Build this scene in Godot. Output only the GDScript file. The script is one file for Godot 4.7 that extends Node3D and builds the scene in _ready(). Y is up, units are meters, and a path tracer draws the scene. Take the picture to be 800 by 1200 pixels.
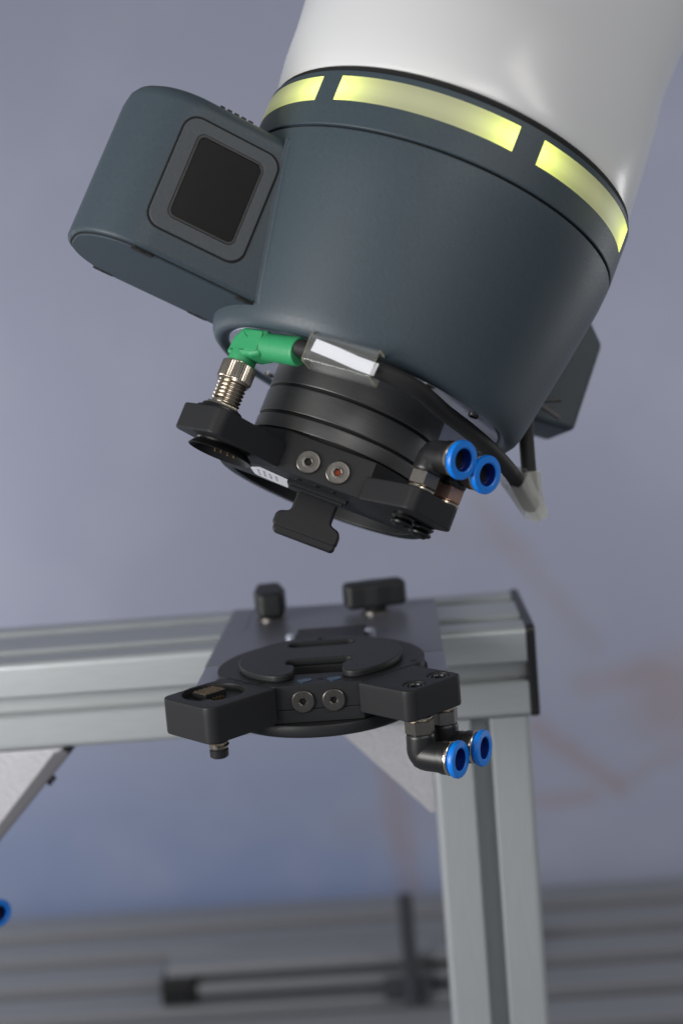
extends Node3D
# A robot wrist with a tool changer hovering above the tool side of the changer, which waits on a bench of aluminium profile.
# Everything is authored in millimetres; KT is the unit of the tool parts, KB that of the bench.

const KT := 0.00092
const KB := 0.001

var M := {}


func _ready() -> void:
	# ---- camera, surroundings, exposure, lamps
	var turn := Basis(Vector3(0, 0, 1), 0.08255) * Basis(Vector3(1, 0, 0), 0.13980) * Basis(Vector3(0, 1, 0), -0.04381)
	var cam := Camera3D.new()
	cam.name = "camera"
	var lens := CameraAttributesPhysical.new()
	lens.frustum_focal_length = 32.2
	lens.frustum_focus_distance = 0.363
	lens.exposure_aperture = 5.2
	cam.attributes = lens
	cam.fov = 40.87
	cam.near = 0.02
	cam.far = 30.0
	cam.transform = Transform3D(turn.transposed(), Vector3(-0.0402, 0.1035, 0.4370))
	add_child(cam)
	cam.current = true
	var env := Environment.new()
	env.background_mode = Environment.BG_COLOR
	env.background_color = Color(0.46, 0.47, 0.49)
	env.tonemap_mode = Environment.TONE_MAPPER_LINEAR
	env.tonemap_exposure = 1.0
	env.sdfgi_enabled = true
	env.ssao_enabled = true
	env.ssil_enabled = true
	var we := WorldEnvironment.new()
	we.name = "surroundings"
	we.environment = env
	add_child(we)
	softbox("key_softbox", Vector3(-0.80, 0.36, 0.86), Vector3(-0.06, 0.08, 0.03), Vector2(0.6, 0.7), 0.27, Color(1.0, 0.99, 0.97))
	softbox("right_softbox", Vector3(0.90, 0.84, 0.70), Vector3(-0.03, 0.15, 0.0), Vector2(0.26, 0.75), 0.33, Color(1.0, 0.98, 0.95))
	softbox("front_softbox", Vector3(0.20, 0.46, 0.78), Vector3(-0.03, 0.10, 0.03), Vector2(0.34, 0.26), 0.12, Color(1.0, 0.98, 0.96))
	softbox("low_softbox", Vector3(-0.52, 0.09, 0.36), Vector3(-0.18, -0.02, 0.0), Vector2(0.3, 0.25), 0.35, Color(1.0, 0.99, 0.98))
	softbox("wall_softbox_west", Vector3(-0.62, -0.06, -0.34), Vector3(-0.14, -0.04, -0.62), Vector2(0.25, 0.25), 0.096, Color(1.0, 1.0, 1.0))
	softbox("wall_softbox_east", Vector3(0.58, -0.02, -0.32), Vector3(0.02, -0.02, -0.62), Vector2(0.25, 0.25), 0.103, Color(1.0, 1.0, 1.0))
	make_materials()
	# ---- the setting
	backdrop()
	work_table()
	bench()
	# ---- the tools
	lower_changer()
	robot_arm(turn)


func softbox(called: String, at: Vector3, to: Vector3, size: Vector2, energy: float, tint: Color) -> void:
	var l := AreaLight3D.new()
	l.name = called
	l.area_size = size
	l.light_energy = energy
	l.light_color = tint
	l.shadow_enabled = true
	l.set("area_range", 6.0)
	l.look_at_from_position(at, to, Vector3.UP)
	add_child(l)


# ---------------------------------------------------------------- shapes

class Shape:
	var p := PackedVector3Array()
	var uv := PackedVector2Array()
	var t := Transform3D()

	func tri(a: Vector3, b: Vector3, c: Vector3) -> void:
		p.push_back(t * a); p.push_back(t * b); p.push_back(t * c)

	func quad(a: Vector3, b: Vector3, c: Vector3, d: Vector3) -> void:
		tri(a, b, c); tri(a, c, d)

	# profile of (radius, height) points turned about y
	func lathe(profile: Array, seg := 48, a0 := 0.0, a1 := TAU, with_uv := false) -> void:
		for i in seg:
			var s0 := a0 + (a1 - a0) * i / seg
			var s1 := a0 + (a1 - a0) * (i + 1) / seg
			for k in profile.size() - 1:
				var q: Vector2 = profile[k]
				var r: Vector2 = profile[k + 1]
				var a := Vector3(q.x * sin(s0), q.y, q.x * cos(s0))
				var b := Vector3(q.x * sin(s1), q.y, q.x * cos(s1))
				var c := Vector3(r.x * sin(s1), r.y, r.x * cos(s1))
				var d := Vector3(r.x * sin(s0), r.y, r.x * cos(s0))
				if q.x > 1e-5:
					tri(a, b, c if r.x > 1e-5 else d)
				if r.x > 1e-5:
					tri(a if q.x > 1e-5 else b, c, d)
				if with_uv:
					var u0 := float(i) / seg
					var u1 := float(i + 1) / seg
					for w in [Vector2(u0, 0), Vector2(u1, 0), Vector2(u1, 1), Vector2(u0, 0), Vector2(u1, 1), Vector2(u0, 1)]:
						uv.push_back(w)

	static func offset(loop: PackedVector2Array, by: float) -> PackedVector2Array:
		if by == 0.0:
			return loop
		var o := PackedVector2Array()
		var n := loop.size()
		for i in n:
			var e0 := (loop[i] - loop[(i + n - 1) % n]).normalized()
			var e1 := (loop[(i + 1) % n] - loop[i]).normalized()
			var n0 := Vector2(e0.y, -e0.x)
			var n1 := Vector2(e1.y, -e1.x)
			var m := n0 + n1
			var l := m.length()
			m = m / l if l > 1e-6 else n0
			o.push_back(loop[i] - m * by / maxf(0.45, m.dot(n0)))
		return o

	static func area(loop: PackedVector2Array) -> float:
		var s := 0.0
		for i in loop.size():
			s += loop[i].cross(loop[(i + 1) % loop.size()])
		return s * 0.5

	static func bridged(outer: PackedVector2Array, holes: Array) -> PackedVector2Array:
		var all := outer
		for h: PackedVector2Array in holes:
			var best := 1e20
			var bi := 0
			var bj := 0
			for i in all.size():
				for j in h.size():
					var d := all[i].distance_squared_to(h[j])
					if d < best:
						best = d; bi = i; bj = j
			var m := PackedVector2Array()
			for i in bi + 1:
				m.push_back(all[i])
			for j in h.size() + 1:
				m.push_back(h[(bj + j) % h.size()])
			for i in range(bi, all.size()):
				m.push_back(all[i])
			all = m
		return all

	static func ears(loop: PackedVector2Array) -> PackedInt32Array:
		var out := PackedInt32Array()
		var idx := range(loop.size())
		var stuck := 0
		var i := 0
		while idx.size() > 3 and stuck < idx.size() * 2:
			var n := idx.size()
			var a: Vector2 = loop[idx[(i + n - 1) % n]]
			var b: Vector2 = loop[idx[i % n]]
			var c: Vector2 = loop[idx[(i + 1) % n]]
			var ok := (b - a).cross(c - b) > 1e-9
			if ok:
				for k: int in idx:
					var w := loop[k]
					if w.distance_squared_to(a) < 1e-10 or w.distance_squared_to(b) < 1e-10 or w.distance_squared_to(c) < 1e-10:
						continue
					if (b - a).cross(w - a) > -1e-9 and (c - b).cross(w - b) > -1e-9 and (a - c).cross(w - c) > -1e-9:
						ok = false
						break
			if ok or stuck >= n + 2:
				out.append_array(PackedInt32Array([idx[(i + n - 1) % n], idx[i % n], idx[(i + 1) % n]]))
				idx.remove_at(i % n)
				stuck = 0
				i = maxi(0, i - 1) % idx.size()
			else:
				stuck += 1
				i = (i + 1) % n
		if idx.size() == 3:
			out.append_array(PackedInt32Array(idx))
		return out

	# outline (u, v) raised from h0 to h1 along y, z = -v; edges rounded by bevel; prof overrides the wall: (inset, height) points
	func prism(outline: PackedVector2Array, h0: float, h1: float, bevel := 0.0, holes: Array = [], seg := 3, prof: Array = []) -> void:
		var outer := outline
		if area(outer) < 0.0:
			outer = outline.duplicate(); outer.reverse()
		var hs: Array = []
		for h: PackedVector2Array in holes:
			var g := h.duplicate()
			if area(g) > 0.0:
				g.reverse()
			hs.append(g)
		if prof.is_empty():
			if bevel > 0.0:
				for k in seg + 1:
					var a := PI * 0.5 * k / seg
					prof.append(Vector2(bevel * (1.0 - sin(a)), h0 + bevel * (1.0 - cos(a))))
				for k in seg + 1:
					var a := PI * 0.5 * k / seg
					prof.append(Vector2(bevel * (1.0 - cos(a)), h1 - bevel * (1.0 - sin(a))))
			else:
				prof = [Vector2(0, h0), Vector2(0, h1)]
		for loop: PackedVector2Array in [outer] + hs:
			var prev := offset(loop, prof[0].x)
			for k in range(1, prof.size()):
				var next := offset(loop, prof[k].x)
				for i in loop.size():
					var j := (i + 1) % loop.size()
					quad(Vector3(prev[i].x, prof[k - 1].y, -prev[i].y), Vector3(prev[j].x, prof[k - 1].y, -prev[j].y), Vector3(next[j].x, prof[k].y, -next[j].y), Vector3(next[i].x, prof[k].y, -next[i].y))
				prev = next
		for end in [0, prof.size() - 1]:
			var hh: Array = []
			for h: PackedVector2Array in hs:
				hh.append(offset(h, prof[end].x))
			var all := bridged(offset(outer, prof[end].x), hh)
			var f := ears(all)
			for i in range(0, f.size(), 3):
				var y: float = prof[end].y
				var a := Vector3(all[f[i]].x, y, -all[f[i]].y)
				var b := Vector3(all[f[i + 1]].x, y, -all[f[i + 1]].y)
				var c := Vector3(all[f[i + 2]].x, y, -all[f[i + 2]].y)
				if end == 0:
					tri(a, c, b)
				else:
					tri(a, b, c)

	# a section (closed loop, counter-clockwise) carried along a path
	func sweep(path: Array, section: PackedVector2Array, caps := true, up := Vector3.UP, sizes: Array = []) -> void:
		var rings: Array = []
		var side := Vector3.ZERO
		for i in path.size():
			var d: Vector3 = (path[mini(i + 1, path.size() - 1)] - path[maxi(i - 1, 0)]).normalized()
			if i == 0:
				side = up.cross(d).normalized()
			side = (side - d * side.dot(d)).normalized()
			var top := d.cross(side)
			var ring := PackedVector3Array()
			var s: float = sizes[i] if sizes.size() else 1.0
			for q in section:
				ring.push_back(path[i] + (side * q.x + top * q.y) * s)
			rings.append(ring)
		var n := section.size()
		for i in rings.size() - 1:
			for k in n:
				var m := (k + 1) % n
				quad(rings[i][k], rings[i][m], rings[i + 1][m], rings[i + 1][k])
		if caps:
			for k in range(1, n - 1):
				tri(rings[0][0], rings[0][k + 1], rings[0][k])
				tri(rings[-1][0], rings[-1][k], rings[-1][k + 1])

	# rings of equal size joined one to the next, first and last closed by a fan
	func loft(rings: Array, caps := true) -> void:
		var n: int = rings[0].size()
		for i in rings.size() - 1:
			for k in n:
				var m := (k + 1) % n
				quad(rings[i][k], rings[i][m], rings[i + 1][m], rings[i + 1][k])
		if caps:
			for k in range(1, n - 1):
				tri(rings[0][0], rings[0][k + 1], rings[0][k])
				tri(rings[-1][0], rings[-1][k], rings[-1][k + 1])

	func box(lo: Vector3, hi: Vector3, bevel := 0.3) -> void:
		prism(PackedVector2Array([Vector2(lo.x, -hi.z), Vector2(hi.x, -hi.z), Vector2(hi.x, -lo.z), Vector2(lo.x, -lo.z)]), lo.y, hi.y, bevel, [], 2)

	# the mesh: faces that meet at less than the crease angle share smooth normals
	func mesh(unit: float, crease := 38.0) -> ArrayMesh:
		var n := p.size() / 3
		var fn := PackedVector3Array()
		fn.resize(n)
		var at := {}
		for i in n:
			fn[i] = (p[3 * i + 1] - p[3 * i]).cross(p[3 * i + 2] - p[3 * i])
			for k in 3:
				var key := Vector3i((p[3 * i + k] * 500.0).round())
				if at.has(key):
					at[key].push_back(i)
				else:
					at[key] = PackedInt32Array([i])
		var limit := cos(deg_to_rad(crease))
		var unitn := PackedVector3Array()
		unitn.resize(n)
		for i in n:
			unitn[i] = fn[i].normalized()
		var vs := PackedVector3Array()
		var ns := PackedVector3Array()
		var us := PackedVector2Array()
		for i in n:
			if fn[i].length_squared() < 1e-14:
				continue
			for k in [0, 2, 1]:
				var v := p[3 * i + k]
				var sum := Vector3.ZERO
				for f in at[Vector3i((v * 500.0).round())]:
					if unitn[f].dot(unitn[i]) >= limit:
						sum += fn[f]
				vs.push_back(v * unit)
				ns.push_back(sum.normalized())
				if uv.size():
					us.push_back(uv[3 * i + k])
		var arrays := []
		arrays.resize(Mesh.ARRAY_MAX)
		arrays[Mesh.ARRAY_VERTEX] = vs
		arrays[Mesh.ARRAY_NORMAL] = ns
		if uv.size():
			arrays[Mesh.ARRAY_TEX_UV] = us
		var m := ArrayMesh.new()
		m.add_surface_from_arrays(Mesh.PRIMITIVE_TRIANGLES, arrays)
		return m


# (x, z) points as an outline for prism, which wants v = -z
func xz(points: Array) -> PackedVector2Array:
	var o := PackedVector2Array()
	for q: Vector2 in points:
		o.push_back(Vector2(q.x, -q.y))
	return o


# corners rounded, one radius each (or one for all)
func rounded(points: Array, radii: Variant, seg := 6) -> PackedVector2Array:
	var o := PackedVector2Array()
	var n := points.size()
	for i in n:
		var r: float = radii[i] if radii is Array else radii
		var c: Vector2 = points[i]
		if r <= 0.0:
			o.push_back(c)
			continue
		var a := (points[(i + n - 1) % n] - c) as Vector2
		var b := (points[(i + 1) % n] - c) as Vector2
		var half := absf(a.angle_to(b)) * 0.5
		var cut := minf(r / tan(half), minf(a.length(), b.length()) * 0.499)
		var rr := cut * tan(half)
		a = a.normalized(); b = b.normalized()
		var mid := c + (a + b).normalized() * (rr / sin(half))
		var s := c + a * cut - mid
		var e := c + b * cut - mid
		var turn := s.angle_to(e)
		for k in seg + 1:
			o.push_back(mid + s.rotated(turn * k / seg))
	return o


func rect(x0: float, y0: float, x1: float, y1: float, r := 0.0, seg := 6) -> PackedVector2Array:
	return rounded([Vector2(x0, y0), Vector2(x1, y0), Vector2(x1, y1), Vector2(x0, y1)], r, seg)


func circle(c: Vector2, r: float, n := 32, from := 0.0) -> PackedVector2Array:
	var o := PackedVector2Array()
	for i in n:
		o.push_back(c + Vector2(r, 0).rotated(from + TAU * i / n))
	return o


func curve(points: Array, n: int) -> Array:
	var o := []
	var m := points.size()
	for i in m - 1:
		var a: Vector3 = points[maxi(i - 1, 0)]
		var d: Vector3 = points[mini(i + 2, m - 1)]
		for k in n:
			o.append((points[i] as Vector3).cubic_interpolate(points[i + 1], a, d, float(k) / n))
	o.append(points[-1])
	return o


# ---------------------------------------------------------------- nodes

var used := {}


func numbered(parent: Node, called: String) -> String:
	var key := "%d/%s" % [parent.get_instance_id(), called]
	var n: int = used.get(key, 0)
	used[key] = n + 1
	return called if n == 0 else "%s_%03d" % [called, n]


func thing(called: String, label: String, category: String, at := Transform3D(), group := "") -> Node3D:
	var o := Node3D.new()
	o.name = numbered(self, called)
	o.transform = at
	o.set_meta("label", label)
	o.set_meta("category", category)
	if group:
		o.set_meta("group", group)
	add_child(o, true)
	return o


func part(parent: Node, called: String, s: Shape, m: Material, unit := KT, crease := 38.0) -> MeshInstance3D:
	var o := MeshInstance3D.new()
	o.name = numbered(parent, called)
	o.mesh = s.mesh(unit, crease)
	o.material_override = m
	o.set_surface_override_material(0, m)
	o.material_override = null
	parent.add_child(o, true)
	return o


func again(source: MeshInstance3D, parent: Node, called: String, at: Transform3D) -> MeshInstance3D:
	var o := MeshInstance3D.new()
	o.name = numbered(parent, called)
	o.mesh = source.mesh
	o.set_surface_override_material(0, source.get_surface_override_material(0))
	o.transform = at
	parent.add_child(o, true)
	return o


# ---------------------------------------------------------------- materials

func noise_normal(seed_: int, freq: float, strength: float, size := 256) -> NoiseTexture2D:
	var f := FastNoiseLite.new()
	f.seed = seed_
	f.frequency = freq
	f.fractal_octaves = 4
	var t := NoiseTexture2D.new()
	t.noise = f
	t.width = size
	t.height = size
	t.seamless = true
	t.as_normal_map = true
	t.bump_strength = strength
	return t


func noise_tone(seed_: int, freq: float, lo: float, hi: float, size := 256) -> NoiseTexture2D:
	var f := FastNoiseLite.new()
	f.seed = seed_
	f.frequency = freq
	f.fractal_octaves = 5
	var t := NoiseTexture2D.new()
	t.noise = f
	t.width = size
	t.height = size
	t.seamless = true
	var g := Gradient.new()
	g.set_color(0, Color(lo, lo, lo))
	g.set_color(1, Color(hi, hi, hi))
	t.color_ramp = g
	return t


func mat(called: String, c: Color, rough: float, metal := 0.0, spec := 0.5) -> StandardMaterial3D:
	var m := StandardMaterial3D.new()
	m.resource_name = called
	m.albedo_color = c
	m.roughness = rough
	m.metallic = metal
	m.metallic_specular = spec
	M[called] = m
	return m


func grained(m: StandardMaterial3D, normal: Texture2D, depth: float, scale: Vector3, tone: Texture2D = null, rough: Texture2D = null) -> void:
	m.uv1_triplanar = true
	m.uv1_scale = scale
	if normal:
		m.normal_enabled = true
		m.normal_texture = normal
		m.normal_scale = depth
	if tone:
		m.albedo_texture = tone
	if rough:
		m.roughness_texture = rough
		m.roughness_texture_channel = BaseMaterial3D.TEXTURE_CHANNEL_RED


func make_materials() -> void:
	var fine := noise_normal(3, 0.09, 2.0)
	var cast := noise_normal(5, 0.16, 3.0)
	var blot := noise_tone(7, 0.02, 0.90, 1.0)
	var wear := noise_tone(11, 0.03, 0.62, 1.0)
	var line := noise_normal(13, 0.12, 2.0)
	var line_tone := noise_tone(17, 0.06, 0.93, 1.0)
	grained(mat("grey_paint", Color(0.232, 0.280, 0.312), 0.58, 0.0, 0.45), fine, 0.18, Vector3(160, 160, 160), blot, wear)
	grained(mat("grey_cover", Color(0.215, 0.26, 0.295), 0.62, 0.0, 0.4), fine, 0.25, Vector3(160, 160, 160), blot)
	grained(mat("grey_bezel", Color(0.285, 0.305, 0.325), 0.55, 0.0, 0.45), fine, 0.2, Vector3(160, 160, 160), blot)
	mat("seam", Color(0.03, 0.035, 0.04), 0.8)
	mat("gloss_black", Color(0.05, 0.05, 0.055), 0.30, 0.0, 0.3)
	grained(mat("white_paint", Color(0.815, 0.82, 0.828), 0.24, 0.0, 0.5), fine, 0.02, Vector3(60, 60, 60))
	grained(mat("black_anodised", Color(0.152, 0.156, 0.164), 0.55, 0.0, 0.36), cast, 0.14, Vector3(260, 260, 260), blot, wear)
	grained(mat("black_block", Color(0.152, 0.154, 0.162), 0.58, 0.0, 0.34), cast, 0.16, Vector3(240, 240, 240), blot, wear)
	grained(mat("black_stack", Color(0.40, 0.40, 0.402), 0.45, 0.8, 0.5), line, 0.07, Vector3(20, 420, 20), blot)
	grained(mat("black_plastic", Color(0.10, 0.102, 0.108), 0.38, 0.0, 0.5), fine, 0.08, Vector3(200, 200, 200))
	grained(mat("knob_plastic", Color(0.085, 0.092, 0.10), 0.55, 0.0, 0.5), cast, 0.3, Vector3(140, 140, 140))
	grained(mat("black_rubber", Color(0.145, 0.145, 0.15), 0.62, 0.0, 0.4), fine, 0.2, Vector3(150, 150, 150), blot)
	mat("seal_rubber", Color(0.05, 0.05, 0.052), 0.30, 0.0, 0.5)
	grained(mat("aluminium", Color(0.70, 0.72, 0.73), 0.38, 0.45, 0.5), line, 0.06, Vector3(160, 3, 160), line_tone)
	grained(mat("aluminium_plate", Color(0.50, 0.505, 0.54), 0.36, 0.55, 0.5), line, 0.08, Vector3(4, 150, 150), line_tone)
	grained(mat("pale_plate", Color(0.60, 0.61, 0.67), 0.42, 0.5, 0.5), line, 0.08, Vector3(4, 150, 150), line_tone)
	grained(mat("die_cast", Color(0.74, 0.74, 0.76), 0.50, 0.4, 0.5), cast, 0.08, Vector3(90, 90, 90), blot)
	grained(mat("table_metal", Color(0.53, 0.54, 0.56), 0.50, 0.35, 0.5), line, 0.1, Vector3(3, 120, 120), line_tone)
	grained(mat("nickel", Color(0.80, 0.76, 0.70), 0.22, 1.0), fine, 0.10, Vector3(120, 120, 120), blot)
	grained(mat("dark_nickel", Color(0.54, 0.525, 0.50), 0.33, 1.0), fine, 0.15, Vector3(120, 120, 120), blot)
	grained(mat("steel", Color(0.45, 0.44, 0.425), 0.32, 0.95), fine, 0.06, Vector3(120, 120, 120), blot)
	grained(mat("flange_metal", Color(0.62, 0.64, 0.70), 0.35, 0.35), fine, 0.05, Vector3(60, 60, 60), blot)
	grained(mat("warm_nickel", Color(0.82, 0.67, 0.60), 0.34, 0.9), fine, 0.15, Vector3(120, 120, 120), blot)
	mat("clear_edge", Color(0.74, 0.72, 0.60), 0.3)
	mat("dark_grey", Color(0.31, 0.31, 0.33), 0.6)
	mat("rod_grey", Color(0.20, 0.21, 0.235), 0.6)
	mat("copper_red", Color(0.50, 0.22, 0.14), 0.45, 0.7)  # copper-coloured socket floor of one bolt
	mat("socket_dark", Color(0.06, 0.05, 0.045), 0.5, 0.4)
	mat("gold", Color(0.56, 0.47, 0.31), 0.28, 1.0)
	grained(mat("blue_plastic", Color(0.0, 0.46, 0.85), 0.36, 0.0, 0.5), fine, 0.05, Vector3(200, 200, 200))
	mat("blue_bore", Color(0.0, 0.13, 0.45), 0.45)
	grained(mat("green_plastic", Color(0.19, 0.59, 0.38), 0.5, 0.0, 0.5), fine, 0.15, Vector3(220, 220, 220), blot)
	mat("paper", Color(0.86, 0.87, 0.90), 0.7)
	mat("blue_plug", Color(0.20, 0.29, 0.37), 0.25, 0.3)
	var clear := mat("clear_plastic", Color(0.90, 0.91, 0.90, 0.05), 0.05, 0.0, 0.42)
	clear.transparency = BaseMaterial3D.TRANSPARENCY_ALPHA
	var milky := mat("milky_plastic", Color(0.80, 0.80, 0.77, 0.30), 0.35, 0.0, 0.5)
	milky.transparency = BaseMaterial3D.TRANSPARENCY_ALPHA
	# the strip lamp: light-emitting diodes sit at the ends of each window, so the ends glow most
	var im := Image.create(128, 4, false, Image.FORMAT_RGBF)
	for x in 128:
		var u := (x + 0.5) / 128.0
		var e := exp(-pow(minf(u, 1.0 - u) / 0.115, 1.05))
		var c := Color(0.27, 0.29, 0.15).lerp(Color(3.2, 3.6, 0.70), e)
		for y in 4:
			var g := 1.0 - 0.18 * absf(y - 1.5)
			im.set_pixel(x, y, Color(c.r * g, c.g * g, c.b * g * g))
	var glow := mat("strip_lamp_glow", Color(0.52, 0.52, 0.47), 0.40)
	glow.emission_enabled = true
	glow.emission = Color(1, 1, 1)
	glow.emission_operator = BaseMaterial3D.EMISSION_OP_MULTIPLY
	glow.emission_texture = ImageTexture.create_from_image(im)
	glow.emission_energy_multiplier = 0.62
	glow.texture_repeat = false


# ---------------------------------------------------------------- the setting

func backdrop() -> void:
	# an exhibition wall: blue grey with soft reddish printed strokes
	var x0 := -600.0
	var x1 := 460.0
	var y0 := -480.0
	var y1 := 480.0
	var strokes := [[Vector2(52, -228), Vector2(114, -281), 6.5, 0.50], [Vector2(52, -291), Vector2(93, -287), 6.0, 0.40], [Vector2(-66, -254), Vector2(-54, -380), 9.0, 0.50], [Vector2(20, -47), Vector2(100, -165), 7.0, 0.22],
		[Vector2(160, -215), Vector2(225, -190), 28.0, 0.55], [Vector2(97, -196), Vector2(150, -190), 10.0, 0.35], [Vector2(114, -281), Vector2(165, -255), 6.0, 0.25],
		[Vector2(-20, -60), Vector2(44, -82), 10.0, 0.12], [Vector2(-100, -300), Vector2(-40, -300), 14.0, 0.15]]
	var f := FastNoiseLite.new()
	f.seed = 4
	f.frequency = 0.006
	var w := 530
	var h := 480
	var im := Image.create(w, h, false, Image.FORMAT_RGB8)
	for j in h:
		for i in w:
			var p := Vector2(lerpf(x0, x1, (i + 0.5) / w), lerpf(y1, y0, (j + 0.5) / h))
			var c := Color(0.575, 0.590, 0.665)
			c = c.lerp(Color(0.46, 0.52, 0.66), smoothstep(-150.0, -380.0, p.y) * smoothstep(60.0, -120.0, p.x) * 0.85)  # bluer and darker towards the lower left
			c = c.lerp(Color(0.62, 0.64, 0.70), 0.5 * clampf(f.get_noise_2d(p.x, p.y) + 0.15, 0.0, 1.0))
			for s: Array in strokes:
				var q := Geometry2D.get_closest_point_to_segment(p, s[0], s[1])
				var d := p.distance_to(q) + 4.0 * f.get_noise_2d(p.x * 6.0, p.y * 6.0)
				c = c.lerp(Color(0.56, 0.44, 0.40), 0.55 * s[3] * (1.0 - smoothstep(0.0, s[2] * 2.0, d)))
			im.set_pixel(i, j, c)
	var m := mat("wall_colour", Color(1, 1, 1), 0.75, 0.0, 0.3)
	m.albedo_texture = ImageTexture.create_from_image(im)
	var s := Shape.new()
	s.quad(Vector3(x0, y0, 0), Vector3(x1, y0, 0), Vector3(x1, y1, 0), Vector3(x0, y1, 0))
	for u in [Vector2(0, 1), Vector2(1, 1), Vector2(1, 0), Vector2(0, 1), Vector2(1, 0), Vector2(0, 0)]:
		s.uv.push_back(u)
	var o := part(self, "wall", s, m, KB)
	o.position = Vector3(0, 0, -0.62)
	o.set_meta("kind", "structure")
	o.set_meta("label", "blue grey wall with faint reddish printed strokes behind the bench")


func profile_outline(w: float, h: float, along: Array, up: Array, slot_up := 6.2, slot_along := 6.2) -> PackedVector2Array:
	# a slotted extrusion: w by h, slots centred at the given places on the two long and the two short faces
	var o := []
	var corners := [Vector2(0, 0), Vector2(w, 0), Vector2(w, h), Vector2(0, h)]
	for k in 4:
		var a: Vector2 = corners[k]
		var b: Vector2 = corners[(k + 1) % 4]
		var d := (b - a).normalized()
		var n := Vector2(-d.y, d.x)
		for i in 5:
			var q := PI * 0.5 * i / 4.0
			o.append(a + n * (2.2 * (1.0 - sin(q))) + d * (2.2 * (1.0 - cos(q))))
		var slot := slot_along if k % 2 == 0 else slot_up
		var places: Array = (along if k % 2 == 0 else up).duplicate()
		if k >= 2:
			places.reverse()
		for s: float in places:
			var at := (s if k < 2 else (w if k == 2 else h) - s)
			for e in [Vector2(-slot / 2 - 0.7, 0), Vector2(-slot / 2, 0.7), Vector2(-slot / 2, 2.0), Vector2(-5.6, 2.0), Vector2(-5.6, 4.0), Vector2(-3.0, 7.0), Vector2(3.0, 7.0), Vector2(5.6, 4.0), Vector2(5.6, 2.0), Vector2(slot / 2, 2.0), Vector2(slot / 2, 0.7), Vector2(slot / 2 + 0.7, 0)]:
				o.append(a + d * (at + e.x) + n * e.y)
	return PackedVector2Array(o)


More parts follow.
